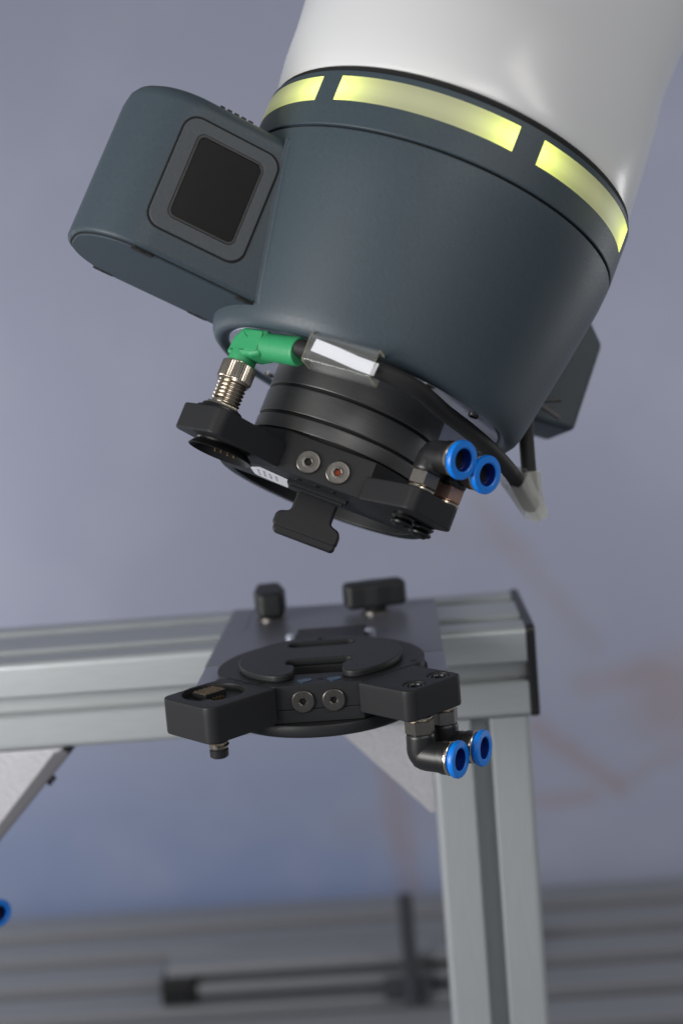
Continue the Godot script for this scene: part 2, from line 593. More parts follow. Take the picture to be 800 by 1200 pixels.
func bench() -> void:
	var t := thing("bench_frame", "bench frame of slotted silver aluminium profile with a black end cap", "frame", Transform3D())
	var lying := Basis(Vector3(0, 0, -1), Vector3(1, 0, 0), Vector3(0, -1, 0))   # section (u, v) = (-z, y), length along x
	var s := Shape.new()
	var sec := profile_outline(60, 30, [15.0, 45.0], [15.0], 6.2, 8.2)
	for i in sec.size():
		sec[i].y -= 30.0
	s.prism(sec, -420, -3.2)
	var beam := part(t, "beam", s, M.aluminium, KB)
	beam.transform = Transform3D(lying, Vector3.ZERO)
	s = Shape.new()
	s.t = Transform3D(lying, Vector3.ZERO)
	s.prism(rect(-0.4, -30.4, 60.4, 0.4, 2.0), -3.2, 0.0, 0.8)
	part(t, "end_cap", s, M.black_plastic, KB)
	s = Shape.new()
	var ps := profile_outline(32.6, 30, [16.3], [15.0])
	for i in ps.size():
		ps[i].x -= 36.0
		ps[i].y += 0.5
	s.prism(ps, -420, -30.1)
	part(t, "post", s, M.aluminium, KB)
	# corner brackets under the beam
	var face := Transform3D(Basis(Vector3(1, 0, 0), PI / 2), Vector3.ZERO)
	s = Shape.new()
	s.t = face
	s.prism(rounded([Vector2(-66, -30.2), Vector2(-66, -32.0), Vector2(-38.0, -62.0), Vector2(-36.1, -62.0), Vector2(-36.1, -30.2)], [0, 0.8, 0.8, 0, 0], 3), -26, -3.5, 0.4)
	part(t, "corner_bracket", s, M.die_cast, KB)
	s = Shape.new()
	s.t = face
	s.prism(rounded([Vector2(-158, -30.2), Vector2(-161.0, -32.0), Vector2(-206, -82.0), Vector2(-240, -82.0), Vector2(-240, -30.2)], [0, 0.8, 0.8, 0, 0], 3), -24, -1.0, 0.4)
	var b := part(t, "corner_bracket", s, M.die_cast, KB)
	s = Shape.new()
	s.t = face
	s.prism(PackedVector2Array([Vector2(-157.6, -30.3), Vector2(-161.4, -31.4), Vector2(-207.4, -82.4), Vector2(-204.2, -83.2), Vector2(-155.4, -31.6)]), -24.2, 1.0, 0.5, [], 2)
	part(b, "edge_shade", s, M.dark_grey, KB)  # dark strip put in as the shaded sloping edge of the bracket
	s = Shape.new()
	s.t = face
	s.prism(rounded([Vector2(-230, -45.2), Vector2(-181.2, -53.6), Vector2(-181.6, -54.6), Vector2(-230, -46.6)], 0.2, 2), -0.9, 0.3, 0.15, [], 2)
	part(b, "raised_rib", s, M.die_cast, KB)
	s = Shape.new()
	s.t = Transform3D(Basis(Vector3(0, 0, 1), deg_to_rad(-134)), Vector3(-165.0, -42.2, -6))
	s.lathe([Vector2(0, -0.5), Vector2(1.8, -0.5), Vector2(1.8, 1.4), Vector2(0, 1.4)], 16)
	part(b, "bolt_head", s, M.dark_grey, KB)

	# the plate that carries the tool
	var p := thing("mounting_plate", "dark grey metal mounting plate lying across the profile beam", "plate", Transform3D())
	s = Shape.new()
	var rear := [Vector2(-102.8, -46), Vector2(-30.8, -40), Vector2(-30.8, 35), Vector2(-40.8, 35)]
	for i in range(1, 18):
		var a := deg_to_rad(lerpf(-31.8, -148.2, i / 18.0))
		rear.append(Vector2(-66.6 + 30.4 * cos(a), 51.1 + 30.4 * sin(a)))
	rear.append_array([Vector2(-92.4, 35), Vector2(-102.8, 35)])
	s.prism(xz(rear), 0.01, 3.0, 0.25, [], 2)
	part(p, "rear_plate", s, M.aluminium_plate, KB)
	for side in [-1, 1]:
		s = Shape.new()
		var prong := []
		for i in 9:
			var a := deg_to_rad(lerpf(-30.5, 10.0, i / 8.0))
			prong.append(Vector2(30.4 * cos(a), 51.1 + 30.4 * sin(a)))
		prong.append_array([Vector2(36.0, 57.5), Vector2(36.0, 35.3)])
		for i in prong.size():
			prong[i].x = -66.6 + prong[i].x * side
		s.prism(xz(prong), 0.2, 2.9, 0.25, [], 2)
		part(p, "fork_prong", s, M.pale_plate, KB)
	s = Shape.new()
	s.box(Vector3(-76.2, 3.0, 6.0), Vector3(-54.2, 6.0, 24.0), 0.5)
	part(p, "neck_block", s, M.black_block, KB)
	for x in [-77.8, -53.0]:
		s = Shape.new()
		s.lathe([Vector2(0, 3.0), Vector2(1.9, 3.0), Vector2(1.9, 5.6), Vector2(1.2, 6.4), Vector2(0, 6.5)], 20)
		s.p = shifted(s.p, Vector3(x, 0, 13.5))
		part(p, "steel_pin", s, M.flange_metal, KB)
	s = Shape.new()
	s.box(Vector3(-101.8, 3.0, -42), Vector3(-95.4, 3.15, -10), 0.05)
	part(p, "name_strip", s, M.aluminium_plate, KB)

	knob(Vector3(-87.7, 3.0, -27.6), 97.0, "black wing knob seen end-on, left of the two on the plate", "end")
	knob(Vector3(-51.6, 3.0, -26.3), 14.0, "black wing knob seen broadside, right of the two on the plate", "side")

	# the fitting that peeps in at the left edge
	var f := thing("push_fitting", "blue push-in fitting cut off by the left edge of the picture", "fitting", Transform3D(Basis(), Vector3(-0.1936, -0.0963, -0.007)))
	elbow(f, Transform3D(Basis(Vector3(0, 1, 0), deg_to_rad(-42)), Vector3(0, 0, 0) * KT), KT * 0.95)


func shifted(p: PackedVector3Array, by: Vector3) -> PackedVector3Array:
	var o := PackedVector3Array()
	for q in p:
		o.push_back(q + by)
	return o


func knob(at: Vector3, deg: float, label: String, _way: String) -> void:
	var t := thing("wing_knob", label, "knob", Transform3D(Basis(Vector3(0, 1, 0), deg_to_rad(deg)), at * KB), "wing knobs on the mounting plate")
	var s := Shape.new()
	var o := rounded([Vector2(-10.6, -4.5), Vector2(-4.5, -4.7), Vector2(0, -5.5), Vector2(4.5, -4.7), Vector2(10.6, -4.5), Vector2(10.6, 4.5), Vector2(4.5, 4.7), Vector2(0, 5.5), Vector2(-4.5, 4.7), Vector2(-10.6, 4.5)], [2.4, 4, 4, 4, 2.4, 2.4, 4, 4, 4, 2.4], 5)
	s.prism(o, 2.0, 10.6, 1.7, [], 5)
	part(t, "wing", s, M.knob_plastic, KB)
	s = Shape.new()
	s.lathe([Vector2(0, 0.6), Vector2(3.6, 0.6), Vector2(3.8, 1.0), Vector2(4.2, 3.0), Vector2(0, 3.0)], 32)
	part(t, "hub", s, M.knob_plastic, KB)
	s = Shape.new()
	s.lathe([Vector2(0, 0.01), Vector2(5.2, 0.01), Vector2(5.2, 0.6), Vector2(0, 0.6)], 32)
	part(t, "washer", s, M.dark_nickel, KB)


func work_table() -> void:
	var t := thing("work_table", "low grey table of slotted metal slats, out of focus behind the bench", "table", Transform3D(Basis(), Vector3(0, -0.3, 0)))
	for k in 9:
		var z := -482.0 + 40.0 * k
		var s := Shape.new()
		s.box(Vector3(-700, -14, z + 0.2), Vector3(560, 0, z + 26), 1.2)
		part(t, "slat", s, M.table_metal, KB)
		s = Shape.new()
		s.box(Vector3(-700, -16, z + 26.2), Vector3(560, -6, z + 40), 0.4)
		part(t, "slot_bed", s, M.dark_grey, KB)
	var b := thing("metal_rail", "low rail of two pale bars over a dark base lying on the slatted table", "rail", Transform3D(Basis(), Vector3(-0.203, -0.3, -0.364)))
	var s := Shape.new()
	s.box(Vector3(0, 17.5, 0), Vector3(204, 24.0, 22), 1.2)
	part(b, "top_bar", s, M.table_metal, KB)
	s = Shape.new()
	s.box(Vector3(18, 5.5, 2), Vector3(204, 12.0, 22), 1.2)
	part(b, "lower_bar", s, M.table_metal, KB)
	s = Shape.new()
	s.box(Vector3(16, 0, 0), Vector3(204, 17.5, 8), 0.3)
	s.box(Vector3(16, 0.0, 8), Vector3(204, 5.4, 18), 0.3)
	part(b, "dark_base", s, M.rod_grey, KB)
	s = Shape.new()
	s.box(Vector3(-4, 0, 2), Vector3(16, 17.4, 23), 1.0)
	part(b, "end_block", s, M.black_plastic, KB)
	var r := thing("dark_rod", "dark upright rod standing on the slatted table before the low rail", "rod", Transform3D(Basis(), Vector3(-0.0555, -0.3, -0.328)))
	s = Shape.new()
	s.lathe([Vector2(0, 0), Vector2(5, 0), Vector2(5, 3), Vector2(4.4, 4), Vector2(4.4, 66), Vector2(3.8, 67), Vector2(0, 67)], 24)
	part(r, "upright", s, M.rod_grey, KB)
	s = Shape.new()
	s.box(Vector3(-16, 1, -6), Vector3(10, 14, -1), 1.0)
	part(r, "clamp_block", s, M.rod_grey, KB)


# ---------------------------------------------------------------- fittings

# a push-in elbow: nut round y from 0 up, outlet along +x
func elbow(parent: Node, at: Transform3D, unit := KT, high := 11.7, nut_mat := "dark_nickel", reach := 8.6) -> MeshInstance3D:
	var s := Shape.new()
	s.lathe([Vector2(0, 5.2), Vector2(3.4, 5.2), Vector2(3.9, 5.6), Vector2(4.2, 6.4), Vector2(4.2, high - 1.4)], 32)
	var ring := circle(Vector2.ZERO, 4.25, 32)
	s.sweep(curve([Vector3(0, high - 2.6, 0), Vector3(0.1, high - 1.2, 0), Vector3(0.9, high - 0.3, 0), Vector3(2.6, high, 0), Vector3(5.0, high, 0)], 5), ring, false, Vector3(0, 0, 1))
	var out := Transform3D(Basis(Vector3(0, 0, 1), -PI / 2), Vector3(0, high, 0))
	s.t = out
	s.lathe([Vector2(0, -2.8), Vector2(2.4, -2.5), Vector2(3.7, -1.3), Vector2(4.25, 0.4), Vector2(4.4, 2.0), Vector2(4.5, reach - 2.4), Vector2(4.8, reach - 2.2), Vector2(4.8, reach - 0.2), Vector2(4.6, reach), Vector2(0, reach)], 40)
	var o := part(parent, "elbow_fitting", s, M.black_plastic, unit)
	o.transform = at
	s = Shape.new()
	s.t = out
	s.lathe([Vector2(3.0, reach), Vector2(4.75, reach), Vector2(4.98, reach + 0.2), Vector2(4.98, reach + 0.8), Vector2(4.8, reach + 1.0), Vector2(3.0, reach + 1.0)], 40)
	part(o, "metal_ring", s, M.nickel, unit)
	s = Shape.new()
	s.t = out
	var e := reach + 1.0
	s.lathe([Vector2(3.6, e), Vector2(4.4, e), Vector2(4.5, e + 0.6), Vector2(5.2, e + 0.8), Vector2(5.42, e + 1.1), Vector2(5.42, e + 2.0), Vector2(5.15, e + 2.4), Vector2(3.6, e + 2.5), Vector2(3.2, e + 2.2)], 48)
	part(o, "release_collar", s, M.blue_plastic, unit)
	s = Shape.new()
	s.t = out
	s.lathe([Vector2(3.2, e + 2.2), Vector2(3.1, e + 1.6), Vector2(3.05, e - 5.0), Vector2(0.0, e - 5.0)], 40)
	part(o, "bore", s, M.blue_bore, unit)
	s = Shape.new()
	s.lathe([Vector2(0, 0.02), Vector2(3.7, 0.02), Vector2(4.1, 0.3), Vector2(4.1, 0.8), Vector2(3.7, 1.2), Vector2(0, 1.2)], 32)
	part(o, "washer", s, M.nickel, unit)
	s = Shape.new()
	s.prism(circle(Vector2.ZERO, 4.4, 6, 0.3), 1.1, 5.6, 0.0, [], 2, [Vector2(0.5, 1.1), Vector2(0.0, 1.5), Vector2(0.0, 5.1), Vector2(0.5, 5.6)])
	part(o, "hex_nut", s, M[nut_mat], unit)
	return o


func facet_bolt(parent: Node, at: Transform3D, socket: String) -> void:
	# a low cap screw: turned rings round a hexagon socket, head facing +y
	var s := Shape.new()
	var hex := circle(Vector2.ZERO, 1.05, 6, 0.2)
	s.prism(circle(Vector2.ZERO, 1.5, 36), 0.0, 1.0, 0.0, [hex], 3, [Vector2(0, 0.0), Vector2(0, 0.72), Vector2(0.2, 0.9)])
	var pr := [Vector2(3.42, 0.0), Vector2(3.42, 0.6), Vector2(3.36, 0.78), Vector2(3.2, 0.9)]
	for k in 9:
		pr.append(Vector2(3.08 - k * 0.17, 0.93 + (0.012 if k % 2 else 0.0)))
	pr.append(Vector2(1.3, 0.9))
	s.lathe(pr, 48)
	var b := part(parent, "facet_bolt", s, M.steel, KT, 20.0)
	b.transform = at
	s = Shape.new()
	s.prism(hex, 0.05, 0.15)
	part(b, "socket_floor", s, M[socket])


func nt(side: float, n: float, t: float) -> Vector2:
	return Vector2(side * (n + t), n - t) * 0.70710678


func body_outline(rear := 32.5, front := 26.7, diag := 28.3, round := 0.0) -> PackedVector2Array:
	var o := []
	for i in 180:
		var a := deg_to_rad(2.0 * i + 0.57)
		var r := rear
		for f in [[0.0, front], [45.0, diag], [-45.0, diag]]:
			var c := cos(a - deg_to_rad(f[0]))
			if c > 0.2:
				r = minf(r, f[1] / c)
		o.append(Vector2(sin(a), cos(a)) * (r - round))
	return xz(o)


func block_outline(side: float, n0: float, n1: float, t0: float, t1: float, r: float) -> PackedVector2Array:
	return xz(Array(rounded([nt(side, n0, t0), nt(side, n1, t0), nt(side, n1, t1), nt(side, n0, t1)], [0.4, r, r, 0.4], 8)))


func threads(s: Shape, r: float, y0: float, y1: float, pitch: float, depth: float, seg := 40) -> void:
	# a real helix: two ridges edges climbing round the core
	var turns := (y1 - y0) / pitch
	var n := int(turns * seg)
	for i in n:
		var a0 := TAU * i / seg
		var a1 := TAU * (i + 1) / seg
		var b0 := y0 + pitch * i / seg
		var b1 := y0 + pitch * (i + 1) / seg
		var d0 := Vector3(sin(a0), 0, cos(a0))
		var d1 := Vector3(sin(a1), 0, cos(a1))
		var prof := [Vector2(r - depth, 0.0), Vector2(r, pitch * 0.38), Vector2(r, pitch * 0.55), Vector2(r - depth, pitch * 0.95), Vector2(r - depth, pitch)]
		for k in 4:
			var q: Vector2 = prof[k]
			var w: Vector2 = prof[k + 1]
			s.quad(d0 * q.x + Vector3(0, b0 + q.y, 0), d1 * q.x + Vector3(0, b1 + q.y, 0), d1 * w.x + Vector3(0, b1 + w.y, 0), d0 * w.x + Vector3(0, b0 + w.y, 0))
	s.lathe([Vector2(0, y0 - 0.01), Vector2(r - depth, y0 - 0.01), Vector2(r - depth * 0.9, y0 + 0.4)], seg)
	s.lathe([Vector2(r - depth - 0.05, y0), Vector2(r - depth - 0.05, y1 + pitch * 0.6)], seg)


# ---------------------------------------------------------------- the tool on the bench

func lower_changer() -> void:
	var t := thing("tool_plate", "black tool side of a quick changer resting on the bench plate", "tool changer", Transform3D(Basis(), Vector3(-0.0666, 0.0082, 0.0511)), "quick changer halves")
	var s := Shape.new()
	var recess := xz(Array(rect(-9.0, 4.6, 9.0, 14.0, 2.0, 5)))
	var deep := xz(Array(rect(-10.4, -17.6, 10.0, -12.6, 2.2, 5)))
	s.prism(body_outline(), -5.4, -2.2, 0.0, [recess, deep], 3, [Vector2(0, -5.4), Vector2(0, -2.55), Vector2(0.1, -2.3), Vector2(0.35, -2.2)])
	s.prism(body_outline(), -9.5, -5.4, 0.0, [], 3, [Vector2(0.35, -9.5), Vector2(0.1, -9.4), Vector2(0, -9.15), Vector2(0, -5.4)])
	var body := part(t, "body", s, M.black_anodised)
	s = Shape.new()
	s.prism(body_outline(30.0, 26.55, 28.1), -13.7, -9.62, 0.35)
	part(t, "base_ring", s, M.black_anodised)
	s = Shape.new()
	s.lathe([Vector2(0, -17.6), Vector2(29.4, -17.6), Vector2(30.2, -17.2), Vector2(30.6, -16.4), Vector2(30.6, -14.6), Vector2(30.2, -13.8), Vector2(0, -13.8)], 96)
	part(t, "base_disc", s, M.black_anodised)
	# raised plate with its slot and T-shaped mouth
	var out := Array(rounded([Vector2(0, 3.8), Vector2(10.4, 3.8), Vector2(10.4, 9.4), Vector2(7.4, 10.6), Vector2(7.4, 18.0), Vector2(0, 18.0)], [0, 2.6, 2.6, 2.2, 0, 0], 6))
	out.pop_back()
	var lobe := Vector2(7.4 + 4.2, sqrt(pow(25.6 - 4.2, 2) - pow(7.4 + 4.2, 2)))
	var from := lobe.angle()
	for i in 13:
		out.append(lobe + Vector2(4.2, 0).rotated(lerpf(PI, from, i / 12.0)))
	for i in range(1, 47):
		out.append(Vector2(25.6, 0).rotated(lerpf(from, -PI / 2, i / 47.0)))
	var back := []
	for q: Vector2 in out:
		if q.x > 0.0:
			back.push_front(Vector2(-q.x, q.y))
	out.append(Vector2(0, -25.6))
	out.append_array(back)
	var slot := Array(rect(-11.2, -18.4, 10.8, -12.0, 3.0, 8))
	var hole := Array(circle(Vector2(-0.6, -21.6), 1.1, 20))
	s = Shape.new()
	s.prism(xz(out), -2.19, 0.0, 0.55, [xz(slot), xz(hole)], 3)
	part(t, "guide_plate", s, M.black_anodised)
	# plugs, dowel holes, little screws on the top face
	for x in [-3.9, 5.1]:
		s = Shape.new()
		s.lathe([Vector2(2.25, -2.3), Vector2(2.25, -2.05), Vector2(2.0, -1.95), Vector2(1.7, -2.1), Vector2(0.6, -2.12), Vector2(0, -2.0)], 28)
		s.p = shifted(s.p, Vector3(x, 0, 21.6))
		part(body, "blue_plug", s, M.blue_plug)
	for q in [Vector2(0.7, 21.0), Vector2(-24.5, 16.5), Vector2(-21.6, 20.2), Vector2(-17.0, 21.6), Vector2(29.0, 7.5)]:
		s = Shape.new()
		s.lathe([Vector2(1.1, -2.25), Vector2(1.1, -2.13), Vector2(0.8, -2.13), Vector2(0.7, -2.18), Vector2(0, -2.18)], 20)
		s.p = shifted(s.p, Vector3(q.x, 0, q.y))
		part(body, "grub_screw", s, M.socket_dark)
	var face := Basis(Vector3(1, 0, 0), PI / 2)
	facet_bolt(body, Transform3D(face, Vector3(-4.4, -7.1, 26.6) * KT), "socket_dark")
	facet_bolt(body, Transform3D(face, Vector3(4.7, -7.2, 26.6) * KT), "socket_dark")
	# signal block on the left, pneumatic block on the right
	var c := nt(-1, 40.5, 2.6)
	s = Shape.new()
	var rec := xz(Array(circle(c, 9.3, 48)))
	s.prism(block_outline(-1, 28.5, 53.3, -11.4, 12.2, 3.4), -4.2, -2.2, 0.0, [rec], 3, [Vector2(0, -4.2), Vector2(0, -2.75), Vector2(0.16, -2.36), Vector2(0.55, -2.2)])
	s.prism(block_outline(-1, 28.5, 53.3, -11.4, 12.2, 3.4), -13.0, -4.2, 0.0, [], 3, [Vector2(0.55, -13.0), Vector2(0.16, -12.84), Vector2(0.0, -12.45), Vector2(0, -4.2)])
	var sb := part(t, "signal_block", s, M.black_block)
	s = Shape.new()
	var d := Basis(Vector3(0, 1, 0), deg_to_rad(0))
	s.t = Transform3D(Basis(Vector3(0, 1, 0), deg_to_rad(45)), Vector3(c.x, 0, c.y))
	s.prism(rect(-3.6, -0.5, 4.4, 6.0, 0.5, 3), -4.2, -2.35, 0.2)
	s.prism(circle(Vector2(-5.2, -3.2), 1.9, 20), -4.2, -3.2, 0.3)
	part(sb, "contact_carrier", s, M.black_plastic)
	s = Shape.new()
	for i in 5:
		for j in 5:
			s.t = Transform3D(Basis(Vector3(0, 1, 0), deg_to_rad(45)), Vector3(c.x, 0, c.y)) * Transform3D(Basis(), Vector3(-2.7 + 1.6 * i, -2.34, -(0.4 + 1.2 * j)))
			s.lathe([Vector2(0.24, 0), Vector2(0.24, 0.25), Vector2(0.12, 0.36), Vector2(0, 0.36)], 8)
	for i in 3:
		for j in 2:
			s.t = Transform3D(Basis(Vector3(0, 1, 0), deg_to_rad(45)), Vector3(c.x, 0, c.y)) * Transform3D(Basis(), Vector3(-2.0 + 1.3 * i, -4.19, 2.4 + 1.2 * j))
			s.lathe([Vector2(0.3, 0), Vector2(0.3, 1.0), Vector2(0, 1.2)], 8)
	part(sb, "contact_pins", s, M.gold)
	# the connector below
	s = Shape.new()
	s.t = Transform3D(Basis(), Vector3(-29.8, 0, 32.0))
	threads(s, 3.15, -17.6, -12.8, 1.15, 0.42)
	var th := part(sb, "threaded_socket", s, M.nickel)
	s = Shape.new()
	s.t = Transform3D(Basis(), Vector3(-29.8, 0, 32.0))
	s.lathe([Vector2(0, -20.6), Vector2(2.2, -20.6), Vector2(2.75, -20.2), Vector2(2.85, -18.2), Vector2(2.5, -17.8), Vector2(2.5, -17.3), Vector2(0, -17.3)], 32)
	part(th, "dust_cap", s, M.black_plastic)
	var h1 := Vector2(28.6, 34.1)
	var h2 := Vector2(35.8, 25.9)
	s = Shape.new()
	s.prism(block_outline(1, 28.5, 49.4, -11.2, 11.8, 3.2), -4.0, -2.2, 0.0, [xz(Array(circle(h1, 3.3, 32))), xz(Array(circle(h2, 3.3, 32)))], 3, [Vector2(0, -4.0), Vector2(0, -2.75), Vector2(0.16, -2.36), Vector2(0.55, -2.2)])
	s.prism(block_outline(1, 28.5, 49.4, -11.2, 11.8, 3.2), -11.3, -4.0, 0.0, [], 3, [Vector2(0.55, -11.3), Vector2(0.16, -11.14), Vector2(0.0, -10.75), Vector2(0, -4.0)])
	var pb := part(t, "air_block", s, M.black_block)
	for h in [h1, h2]:
		s = Shape.new()
		s.lathe([Vector2(3.25, -4.0), Vector2(3.25, -3.0), Vector2(2.9, -2.62), Vector2(2.4, -2.7), Vector2(2.2, -3.2), Vector2(1.9, -3.3), Vector2(1.6, -2.9), Vector2(1.2, -3.0), Vector2(1.1, -3.9), Vector2(0, -3.9)], 36)
		s.p = shifted(s.p, Vector3(h.x, 0, h.y))
		part(pb, "air_port_seal", s, M.seal_rubber)
	var flip := Basis(Vector3(1, 0, 0), PI)
	for k in 2:
		var h: Vector2 = [h1, h2][k]
		var e := elbow(pb, Transform3D(Basis(Vector3(0, 1, 0), deg_to_rad(-31.0 + 3.0 * k)) * flip, Vector3(h.x + 0.6, -11.32, h.y) * KT), KT, 12.2, "dark_nickel", 9.4)


# ---------------------------------------------------------------- the robot

func robot_arm(turn: Basis) -> void:
	var tilt := 0.37024
	var inc := 0.13891
	var up := Vector3(sin(tilt) * cos(inc), cos(tilt) * cos(inc), -sin(inc))
	var e1 := Vector3(cos(tilt), -sin(tilt), 0)
	var basis_u := turn.transposed() * Basis(e1, up, e1.cross(up))
	var at := Transform3D(basis_u.orthonormalized(), Vector3(-0.0621, 0.0547, 0.0617))
	var t := thing("industrial_robot", "white robot arm with a dark grey wrist, glowing ring windows and side camera", "robot arm", at)
	var s := Shape.new()
	s.lathe([Vector2(0, 35.8), Vector2(43.6, 35.8), Vector2(44.5, 35.5), Vector2(45.0, 34.8), Vector2(45.8, 34.2), Vector2(46.9, 34.2), Vector2(48.0, 34.9), Vector2(49.0, 36.3), Vector2(49.8, 38.4), Vector2(50.4, 41.0), Vector2(51.2, 45.0), Vector2(52.9, 54.0), Vector2(54.8, 64.0), Vector2(57.1, 77.0), Vector2(58.2, 84.0), Vector2(58.75, 89.9), Vector2(58.55, 90.3), Vector2(57.8, 90.4)], 160)
	s.p = s.p
	var housing := part(t, "wrist_housing", s, M.grey_paint)
	s = Shape.new()
	s.lathe([Vector2(57.8, 90.2), Vector2(57.8, 91.2)], 96)
	s.lathe([Vector2(58.0, 107.0), Vector2(58.0, 109.6), Vector2(57.4, 110.0), Vector2(56.0, 110.2), Vector2(56.0, 113.0)], 128)
	part(t, "seal_ring", s, M.seam)
	s = Shape.new()
	s.lathe([Vector2(57.8, 91.1), Vector2(58.6, 91.2), Vector2(58.85, 91.6), Vector2(58.8, 107.5), Vector2(58.5, 108.0), Vector2(57.5, 108.1)], 160)
	var band := part(t, "light_band", s, M.grey_paint)
	for w in [[-104.0, -44.8], [-37.8, 14.5], [22.1, 72.0], [94.0, 130.0], [138.0, 186.0], [194.0, 246.0]]:
		s = Shape.new()
		var a0 := deg_to_rad(w[0])
		var a1 := deg_to_rad(w[1])
		s.lathe([Vector2(58.92, 98.5), Vector2(58.92, 106.0)], 40, a0, a1, true)
		part(band, "lamp_window", s, M.strip_lamp_glow)
	for a in [-60.0, -12.0, 47.0]:
		var l := OmniLight3D.new()
		l.name = numbered(t, "ring_lamp")
		l.light_color = Color(1.0, 1.0, 0.55)
		l.light_energy = 0.00002
		l.light_size = 0.004
		l.omni_range = 3.0
		l.omni_attenuation = 2.0
		l.shadow_enabled = true
		l.position = Vector3(sin(deg_to_rad(a)) * 62.0, 102.0, cos(deg_to_rad(a)) * 62.0) * KT
		t.add_child(l, true)
	# the white shell above, leaning to the left and drawing in
	var rings := []
	for q in [[110.1, -0.1, 56.4, 56.4, 0.0], [110.4, -0.2, 57.2, 57.2, 0.0], [111.6, -0.4, 57.7, 57.7, 0.0], [116.0, -0.8, 57.9, 57.8, 0.0], [123.0, -1.3, 58.4, 58.0, -1.2], [134.0, -1.9, 58.5, 57.4, -3.0], [145.0, -2.7, 59.1, 56.8, -6.0], [156.0, -3.6, 59.3, 56.0, -10.5], [168.0, -3.8, 59.8, 55.6, -14.0], [182.0, -3.7, 60.6, 55.6, -18.0], [198.0, -3.4, 61.4, 56.0, -23.0], [230.0, -2.5, 64.0, 57.0, -36.0], [270.0, -1.5, 66.0, 58.0, -54.0]]:
		var ring := PackedVector3Array()
		for i in 128:
			var a := TAU * i / 128
			ring.push_back(Vector3(q[1] + q[2] * sin(a), q[0], q[4] + q[3] * cos(a)))
		rings.append(ring)
	s = Shape.new()
	s.loft(rings)
	part(t, "arm_shell", s, M.white_paint)
	# silver plate under the wrist, with its little screws
	s = Shape.new()
	s.lathe([Vector2(26.0, 35.4), Vector2(43.2, 35.4), Vector2(43.4, 35.6), Vector2(43.4, 35.9)], 96)
	var fl := part(t, "flange_plate", s, M.flange_metal)
	for a in [-63.0, -20.0, 25.0, 55.0, 100.0, 170.0, 230.0]:
		s = Shape.new()
		s.lathe([Vector2(0, 34.5), Vector2(1.0, 34.5), Vector2(1.5, 34.8), Vector2(1.6, 35.4)], 16)
		s.p = shifted(s.p, Vector3(sin(deg_to_rad(a)), 0, cos(deg_to_rad(a))) * 39.6)
		part(fl, "screw", s, M.steel)
	# stacked black flange rings
	for r in [[12.4, 16.7], [17.5, 25.2], [26.0, 35.5]]:
		s = Shape.new()
		s.lathe([Vector2(0, r[0]), Vector2(26.1, r[0]), Vector2(26.5, r[0] + 0.12), Vector2(26.62, r[0] + 0.5), Vector2(26.62, r[1] - 0.5), Vector2(26.5, r[1] - 0.12), Vector2(26.1, r[1]), Vector2(0, r[1])], 96)
		part(t, "flange_ring", s, M.black_stack)
	s = Shape.new()
	s.lathe([Vector2(25.9, 10.0), Vector2(25.9, 35.0)], 72)
	part(t, "flange_core", s, M.seam)
	camera_box(t)
	# port box at the back
	s = Shape.new()
	s.t = Transform3D(Basis(Vector3(0, 1, 0), deg_to_rad(8)), Vector3(0, 0, -48))
	s.t = s.t * Transform3D(Basis(Vector3(1, 0, 0), PI / 2), Vector3.ZERO)
	s.prism(rounded([Vector2(40, 56), Vector2(70.5, 60), Vector2(69.5, 92), Vector2(62, 99), Vector2(40, 99)], [1, 2.5, 4, 4, 1], 5), -16, 10, 1.8)
	var port := part(t, "port_box", s, M.grey_paint)
	s = Shape.new()
	s.t = Transform3D(Basis(Vector3(0, 0, 1), deg_to_rad(-14)), Vector3(58.5, 60, -37.5))
	s.box(Vector3(-5, 0, -0.5), Vector3(5, 1.6, 1.2), 0.3)
	s.t = Transform3D(Basis(Vector3(0, 0, 1), deg_to_rad(24)), Vector3(58.5, 63.5, -37.5))
	s.box(Vector3(-5, 0, -0.5), Vector3(4, 1.2, 1.2), 0.3)
	part(port, "latch", s, M.black_plastic)
	var spin := Basis(Vector3(0, 1, 0), deg_to_rad(-4.0))
	upper_changer(Transform3D(at.basis * spin, at.origin))
	sensor_cable(Transform3D(at.basis * spin, at.origin))


